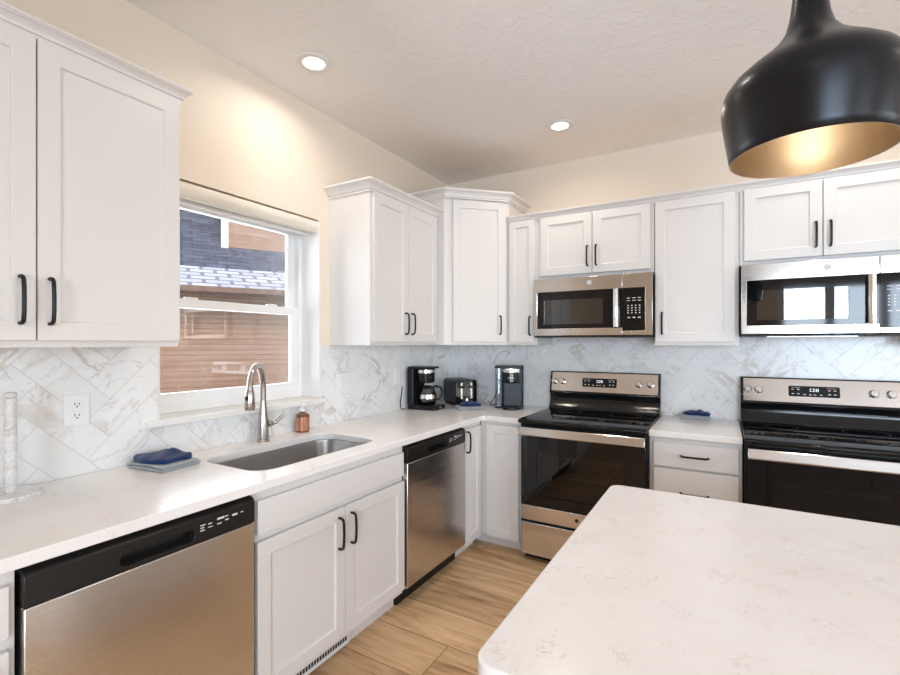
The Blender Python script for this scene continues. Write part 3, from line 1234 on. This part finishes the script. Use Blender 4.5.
MB().lathe([(0, CEIL - .028), (.05, CEIL - .026), (.062, CEIL - .014), (.062, CEIL - .0005), (0, CEIL - .0005)], n=40).build('ceiling_mount', 'pendant_black', pd)
MB().lathe([(0, 1.990), (.018, 1.989), (.018, 1.950), (0, 1.948)], n=20).build('bulb_socket', 'black_plastic', pd)
MB().lathe([(0, 1.872), (.018, 1.876), (.030, 1.893), (.031, 1.908), (.022, 1.932), (.014, 1.947), (0, 1.947)], n=24).build('light_bulb', 'bulb', pd)

# ---------------------------------------------------------------- recessed lights


def can(label, x, y):
    t = thing('ceiling_light', label, 'light', (x, y, CEIL), 0, 'recessed ceiling lights')
    MB().lathe([(.050, -.0005), (.080, -.0005), (.084, -.003), (.080, -.008), (.060, -.011), (.050, -.008)], n=48, close=True).build('trim_ring', 'trim_white', t)
    MB().lathe([(0, -.0065), (.050, -.0065), (.050, -.001), (0, -.001)], n=48).build('lens', 'lens', t)
    d = bpy.data.lights.new('lamp', 'AREA')
    d.shape = 'DISK'
    d.size = .090
    d.energy = CAN_W
    d.spread = R(162)
    d.color = CAN_COL
    o = bpy.data.objects.new('lamp', d)
    COL.objects.link(o)
    o.parent = t
    o.location = (0, 0, -.012)
    return t


c0 = can('round recessed ceiling light nearest the left wall, above the sink', .331, -1.818)
dup(c0, (1.147, -.593, CEIL), 'round recessed ceiling light near the back wall, right of the corner')
for k, (x, y) in enumerate(((1.25, -2.05), (2.55, -.593), (3.95, -.593), (3.9, -2.0), (2.2, -4.4), (4.2, -4.4))):  # the aisle light is an unseen extra, added to brighten floor and base doors
    dup(c0, (x, y, CEIL), ('added unseen ceiling light above the aisle beside the island', 'recessed ceiling light above the right range', 'recessed ceiling light at the right end of the back wall',
                           'recessed ceiling light over the far right end of the island', 'recessed ceiling light behind the camera', 'recessed ceiling light in the rear right of the room')[k])

# ---------------------------------------------------------------- roller blind
bl = thing('roller_blind', 'cream roller blind rolled up at the top of the window', 'blind', (0, 0, 0))
_p = [(-.004 - .0, 2.091)]
prof = [(-.060, 2.094), (-.012, 2.094), (-.004, 2.088), (-.002, 2.070), (-.006, 2.050), (-.016, 2.034), (-.034, 2.028), (-.060, 2.032)]
MB().poly([(a, WY0 + .006, b) for a, b in prof], (0, WY1 - WY0 - .012, 0)).build('valance', 'blind_cream', bl, .002)
B(-.075, -.071, WY0 + .02, WY1 - .02, 2.028, 2.060).build('fabric', 'trim_white', bl)
B(-.078, -.068, WY0 + .02, WY1 - .02, 2.014, 2.0275).build('hem_bar', 'trim_white', bl, .003)

# ---------------------------------------------------------------- outlets and switches on the tile


def wall_plate(name, label, loc, rotz, kind, w=.070):
    t = thing(name, label, 'outlet' if kind == 'outlet' else 'switch', loc, rotz)
    h = .114
    MB().poly(xz(rrect(-w / 2, w / 2, -h / 2, h / 2, .004, 3), 0), (0, -.006, 0)).build('plate', 'plate_white', t, .002)
    if kind == 'outlet':
        for zz in (-.020, .020):
            f = MB().poly(xz(rrect(-.0165, .0165, zz - .014, zz + .014, .010, 4), -.0061), (0, -.0015, 0)).build('socket', 'plate_white', t)
            mb = MB()
            mb.box(-.008, -.0055, -.0079, -.0075, zz - .001, zz + .008)
            mb.box(.0055, .008, -.0079, -.0075, zz - .001, zz + .007)
            mb.tube([(0, -.0074, zz - .007), (0, -.0079, zz - .007)], .0028, 10)
            mb.build('slots', 'slot_dark', f)
    else:
        n = 1 if w < .09 else 2
        for k in range(n):
            xx = 0 if n == 1 else (-.023 + .046 * k)
            MB().poly(xz(rrect(xx - .016, xx + .016, -.033, .033, .002, 2), -.0061), (0, -.003, 0)).build('rocker', 'plate_white', t, .001)
    return t


wall_plate('wall_outlet', 'white duplex wall outlet on the tile left of the window', (.0085, -2.643, 1.150), RZL, 'outlet', .078)
wall_plate('wall_switch', 'white double switch plate on the tile just right of the window', (.0085, -1.272, 1.152), RZL, 'switch', .116)
wall_plate('wall_switch', 'white single switch plate on the tile beside the coffee maker', (.0085, -.735, 1.155), RZL, 'switch')
wall_plate('wall_outlet', 'white wall outlet on the back wall tile above the toaster', (.118, -.0085, 1.155), 0, 'outlet', .116)

# ---------------------------------------------------------------- paper towel holder
ph = thing('paper_towel_holder', 'marble paper towel holder at the left edge of the countertop', 'holder', (.108, -2.852, ZC))
MB().lathe([(0, 0), (.079, 0), (.081, .003), (.081, .011), (.078, .014), (0, .014)], n=56).build('base', 'marble_solid', ph)
zz = .014
k = 0
for hh, rr in ((.024, .0145), (.054, .0165), (.052, .0155), (.052, .0165), (.054, .0155), (.056, .0165)):
    MB().lathe([(0, zz), (rr - .002, zz), (rr, zz + .003), (rr, zz + hh - .003), (rr - .002, zz + hh), (0, zz + hh)], n=28).build('pole_segment', 'marble_solid', ph)
    zz += hh
MB().lathe([(0, zz), (.010, zz), (.0165, zz + .006), (.0165, zz + .012), (.012, zz + .018), (0, zz + .020)], n=28).build('finial', 'marble_solid', ph)

# ---------------------------------------------------------------- folded cloths


def ribbon(path, th, depth, seed, nseg=14, amp=.002, taper=0.0):
    """a folded sheet: the ribbon path (x, z) with thickness th, running along y with gentle unevenness"""
    P = [Vector(p) for p in path]
    # refine
    Q = []
    for a, b in zip(P, P[1:]):
        n = max(1, int((b - a).length / .012))
        Q += [a.lerp(b, i / n) for i in range(n)]
    Q.append(P[-1])
    N = []
    for i in range(len(Q)):
        d = (Q[min(i + 1, len(Q) - 1)] - Q[max(i - 1, 0)]).normalized()
        N.append(Vector((-d.y, d.x)))
    prof = [q + n * th / 2 for q, n in zip(Q, N)] + [q - n * th / 2 for q, n in zip(Q[::-1], N[::-1])]
    rnd = random.Random(seed)
    ph1, ph2 = rnd.uniform(0, 6), rnd.uniform(0, 6)
    loops = []
    for j in range(nseg + 1):
        y = -depth / 2 + depth * j / nseg
        e = 1 - taper * (abs(y) / (depth / 2)) ** 3
        loops.append([(p.x * e + amp * math.sin(9 * y / depth + ph1), y + .5 * amp * math.sin(40 * p.x + ph2),
                       max(.0008, p.y * (1 + .10 * math.sin(7 * y / depth + ph2 + 18 * p.x)) * (1 - .12 * (abs(y) / (depth / 2)) ** 4))) for p in prof])
    return MB().loft(loops)


def bend(x, z0, z1, side, n=6):
    c = (z0 + z1) / 2
    r = (z1 - z0) / 2
    return [(x + side * r * 1.2 * math.sin(PI * k / n), c - r * math.cos(PI * k / n)) for k in range(1, n)]


def towel(label, loc, rotz, w, d, seed, mat_='grey_cloth'):
    h = w / 2
    a, b, c, e = .003, .0095, .016, .0225
    path = [(h - .01, a), (-h + .01, a)] + bend(-h + .01, a, b, -1) + [(-h + .01, b), (h - .012, b)] + bend(h - .012, b, c, 1) + [(h - .012, c), (-h + .012, c)] + bend(-h + .012, c, e, -1) + [(-h + .012, e), (h - .016, e)]
    o = ribbon(path, .0040, d, seed).build('folded_towel', mat_, None, 0, R(70), loc=loc, rotz=rotz)
    tag(o, label, 'towel', 'folded grey towels')
    return o


def rag(label, loc, rotz, w, d, seed):
    """a navy cloth laid on top, higher in the middle, with a small peak"""
    rnd = random.Random(seed)
    bm = bmesh.new()
    nx, ny = 26, 18
    ph = [rnd.uniform(0, 6) for _ in range(6)]

    def top(u, v):
        e = max(0.0, 1 - max(abs(u), abs(v)) ** 4)
        z = .0065 + .0155 * e ** .6 + .004 * math.sin(3.2 * u + ph[0]) * math.sin(2.5 * v + ph[1]) * e
        z += .012 * math.exp(-((u - .15) ** 2 * 14 + (v - .35) ** 2 * 10)) + .003 * math.sin(9 * u + 3 * v + ph[2]) * e
        return z
    g = []
    for s in (1, 0):
        G = []
        for i in range(nx + 1):
            row_ = []
            for j in range(ny + 1):
                u, v = -1 + 2 * i / nx, -1 + 2 * j / ny
                k = 1 - .18 * (abs(u) * abs(v)) ** 3
                x = u * w / 2 * k + .004 * math.sin(4 * v + ph[3])
                y = v * d / 2 * k * (1 - .10 * abs(u) ** 2) + .003 * math.sin(5 * u + ph[4])
                row_.append(bm.verts.new((x, y, top(u, v) if s else .0012)))
            G.append(row_)
        g.append(G)
    for s, G in zip((1, 0), g):
        for i in range(nx):
            for j in range(ny):
                q = (G[i][j], G[i + 1][j], G[i + 1][j + 1], G[i][j + 1])
                bm.faces.new(q if s else q[::-1])
    T, Bt = g
    rim = [(i, 0) for i in range(nx)] + [(nx, j) for j in range(ny)] + [(i, ny) for i in range(nx, 0, -1)] + [(0, j) for j in range(ny, 0, -1)]
    for k in range(len(rim)):
        a, b = rim[k], rim[(k + 1) % len(rim)]
        bm.faces.new((T[a[0]][a[1]], T[b[0]][b[1]], Bt[b[0]][b[1]], Bt[a[0]][a[1]]))
    mb = MB()
    mb.bm.free()
    mb.bm = bm
    o = mb.build('folded_cloth', 'navy_cloth', None, 0, R(70), loc=loc, rotz=rotz)
    tag(o, label, 'cloth', 'navy dish cloths')
    return o


TT = .0262
towel('folded grey towel on the counter left of the sink, under a navy cloth', (.140, -2.405, ZC), R(97), .165, .205, 3)
rag('navy blue cloth on the grey towel left of the sink', (.125, -2.405, ZC + TT), R(97 - 90), .200, .165, 5)
towel('folded grey towel on the counter in front of the toaster', (.440, -.430, ZC), R(42), .215, .15, 8)
rag('navy blue cloth on the grey towel in front of the toaster', (.430, -.415, ZC + TT), R(42), .15, .10, 9)
towel('folded grey towel on the counter between the two ranges', (1.860, -.085, ZC), R(3), .180, .125, 12)
rag('navy blue cloth on the grey towel between the two ranges', (1.868, -.082, ZC + TT), R(3), .150, .10, 14)

# ---------------------------------------------------------------- coffee maker (drip, with carafe)
cm = thing('coffee_maker', 'black drip coffee maker with glass carafe against the left wall', 'coffee maker', (.022, -.560, ZC), R(93))
wk, dk = .172, .235
MB().poly(xy(rrect(-wk / 2, wk / 2, -dk, -.004, .018, 4), 0), (0, 0, .030)).build('base', 'black_plastic', cm, .004)
MB().lathe([(0, .0305), (.056, .0305), (.058, .033), (0, .033)], (0, -.130, 0), 36).build('warming_plate', 'slot_dark', cm)
MB().poly(xy(rrect(-wk / 2, wk / 2, -.058, -.004, .012, 4), .0305), (0, 0, .262)).build('water_tank', 'black_plastic', cm, .003)
hd = MB().lathe([(0, .190), (.056, .190), (.064, .200), (.068, .270), (.068, .292), (0, .292)], (0, -.116, 0), 40).build('filter_basket', 'black_gloss', cm)
MB().lathe([(.0682, .262), (.0695, .262), (.0695, .284), (.0682, .284)], (0, -.116, 0), 40, True).build('trim_band', 'chrome', hd)
MB().poly(xy(rrect(-wk / 2 - .002, wk / 2 + .002, -.190, -.002, .030, 5), .2925), (0, 0, .014)).build('lid', 'black_plastic', cm, .004)
cf = MB().lathe([(0, .0335), (.050, .0335), (.062, .045), (.066, .075), (.062, .110), (.048, .142), (.044, .150), (.042, .150), (.046, .141), (.060, .109), (.064, .075), (.060, .046), (.049, .036), (0, .036)], (0, -.130, 0), 40).build('carafe', 'carafe_glass', cm, smooth=R(60))
MB().lathe([(.0445, .146), (.048, .146), (.049, .158), (.030, .168), (0, .170), (0, .166), (.0445, .156)], (0, -.130, 0), 32).build('carafe_collar', 'black_plastic', cf)
MB().lathe([(.0625, .106), (.0645, .106), (.0670, .078), (.0655, .078)], (0, -.130, 0), 40, True).build('carafe_band', 'chrome', cf)
hp = [(.030, -.160, .158), (.046, -.180, .162), (.064, -.208, .154), (.070, -.216, .122), (.066, -.210, .085), (.054, -.192, .064), (.044, -.176, .060)]
MB().tube([(x * .9, y, z) for x, y, z in hp], [.008, .009, .009, .0085, .008, .0075, .007], 10).build('carafe_handle', 'black_plastic', cf)
B(-.012, .012, -dk - .003, -dk + .0005, .008, .022).build('switch', 'chrome', cm, .001)
tag(MB().tube([(.034, -.668, .9195), (.022, -.690, .9195), (.022, -.705, .930), (.016, -.700, .975), (.014, -.685, 1.02), (.014, -.675, 1.08)], .0032, 8).build('power_cord', 'black_plastic'),
    'black power cord behind the coffee maker', 'cord')

# ---------------------------------------------------------------- toaster
ts = thing('toaster', 'black two-slice toaster in the corner of the counter', 'toaster', (.215, -.192, ZC), R(53))
ts.scale = (1.08, 1.0, 1.06)
mb = MB()
mb.poly(xz([(a, b + .095) for a, b in rrect(-.080, .080, -.085, .090, .022, 5)], -.125), (0, .25, 0))
mb.build('shell', 'slate_plastic', ts, .006)
MB().poly(xz([(a, b + .095) for a, b in rrect(-.081, .081, -.086, .091, .022, 5)], -.135), (0, .0095, 0)).build('end_panel', 'black_gloss', ts, .003)
for x in (-.038, .038):
    B(x - .007, x + .007, -.1368, -.1352, .050, .165).build('lever_track', 'nickel', ts, .002)
    B(x - .016, x + .016, -.155, -.137, .128, .142).build('lever', 'black_plastic', ts, .004)
for x in (-.035, .035):
    B(x - .014, x + .014, -.10, .10, .1853, .1862).build('bread_slot', 'slot_dark', ts)
MB().poly(xy(rrect(-.075, .075, -.120, .120, .02), 0), (0, 0, .0095)).build('base', 'black_plastic', ts)
MB().lathe([(0, -.010), (.010, -.010), (.012, 0), (0, 0)], (0, -.1365, .045), 20, axis='y').build('browning_knob', 'chrome', ts)

# ---------------------------------------------------------------- single-serve brewer
kb = thing('pod_coffee_brewer', 'slate pod coffee brewer on the counter left of the left range', 'coffee maker', (.665, -.215, ZC), R(22))
kb.scale = (1.14, 1.0, 1.04)
MB().poly(xy(rrect(-.060, .078, -.030, .105, .014, 4), 0), (0, 0, .285)).build('body', 'slate_plastic', kb, .004)
MB().poly(xy(rrect(-.052, .052, -.130, -.0305, .040, 6), .0), (0, 0, .022)).build('drip_tray', 'black_plastic', kb, .003)
B(-.046, .062, -.062, -.0305, .0225, .182).build('column', 'slate_plastic', kb, .003)
hd = MB().poly(xy(rrect(-.054, .054, -.135, -.0305, .042, 6), .190), (0, 0, .066)).build('brew_head', 'black_gloss', kb, .004)
MB().poly(xy(rrect(-.055, .055, -.136, -.0305, .042, 6), .2565), (0, 0, .030)).build('lid_band', 'chrome', hd, .004)
B(-.016, .016, -.1375, -.1355, .266, .275).build('latch', 'slot_dark', hd)
text('wordmark', 'KEURIG', .011, (0, -.1356, .222), (R(90), 0, 0), 'white_print', hd)
MB().poly(xy(rrect(-.104, .079, -.120, .106, .036, 6), .2870), (0, 0, .013)).build('lid', 'slate_plastic', kb, .004)
MB().poly(xy(rrect(-.102, -.0605, -.020, .100, .012, 4), .012), (0, 0, .274)).build('water_tank', 'tank_plastic', kb, .003)
MB().poly(xy(rrect(-.104, -.0605, -.022, .102, .012, 4), .0), (0, 0, .0115)).build('tank_base', 'black_plastic', kb, .002)
tag(MB().tube([(.500, -.130, .9185), (.488, -.205, .9195), (.478, -.175, .935), (.482, -.115, .965), (.480, -.060, 1.02), (.470, -.022, 1.06)], .0032, 8).build('power_cord', 'black_plastic'),
    'black power cord beside the pod coffee brewer', 'cord')

# ---------------------------------------------------------------- neighbouring house seen through the window
nh = thing('neighbor_house', 'brown-sided house with grey shingle roof outside the window', 'house', (-.33, -1.12, 0), R(-29))
B(-9.0, -4.0, -5.0, 4.0, -.3, 2.12).build('wall', 'siding', nh)


def roof(x0, z0, x1, z1, y0, y1, t=.06):
    return MB().poly([(x0, y0, z0), (x1, y0, z1), (x1, y0, z1 - t), (x0, y0, z0 - t)], (0, y1 - y0, 0))


roof(-3.62, 2.13, -4.62, 2.515, -5.3, 4.3).build('lower_roof', 'shingle_sunlit', nh)
roof(-4.62, 2.516, -7.8, 4.74, -5.3, 4.3).build('upper_roof', 'shingle_shaded', nh)
B(-3.64, -3.60, -5.3, 4.3, 2.055, 2.125).build('fascia', 'fascia_brown', nh)
B(-4.0, -3.64, -5.3, 4.3, 2.055, 2.075).build('soffit', 'fascia_brown', nh)
# upper storey on the right
B(-9.0, -5.25, -.09, 3.9, 2.85, 6.0).build('upper_wall', 'siding', nh)
B(-5.30, -5.22, -.19, -.085, 2.90, 6.0).build('corner_board', 'corner_white', nh)
g = B(-30, -.31, -30, 30, -.45, -.31).build('ground', 'gravel')
structure(g)
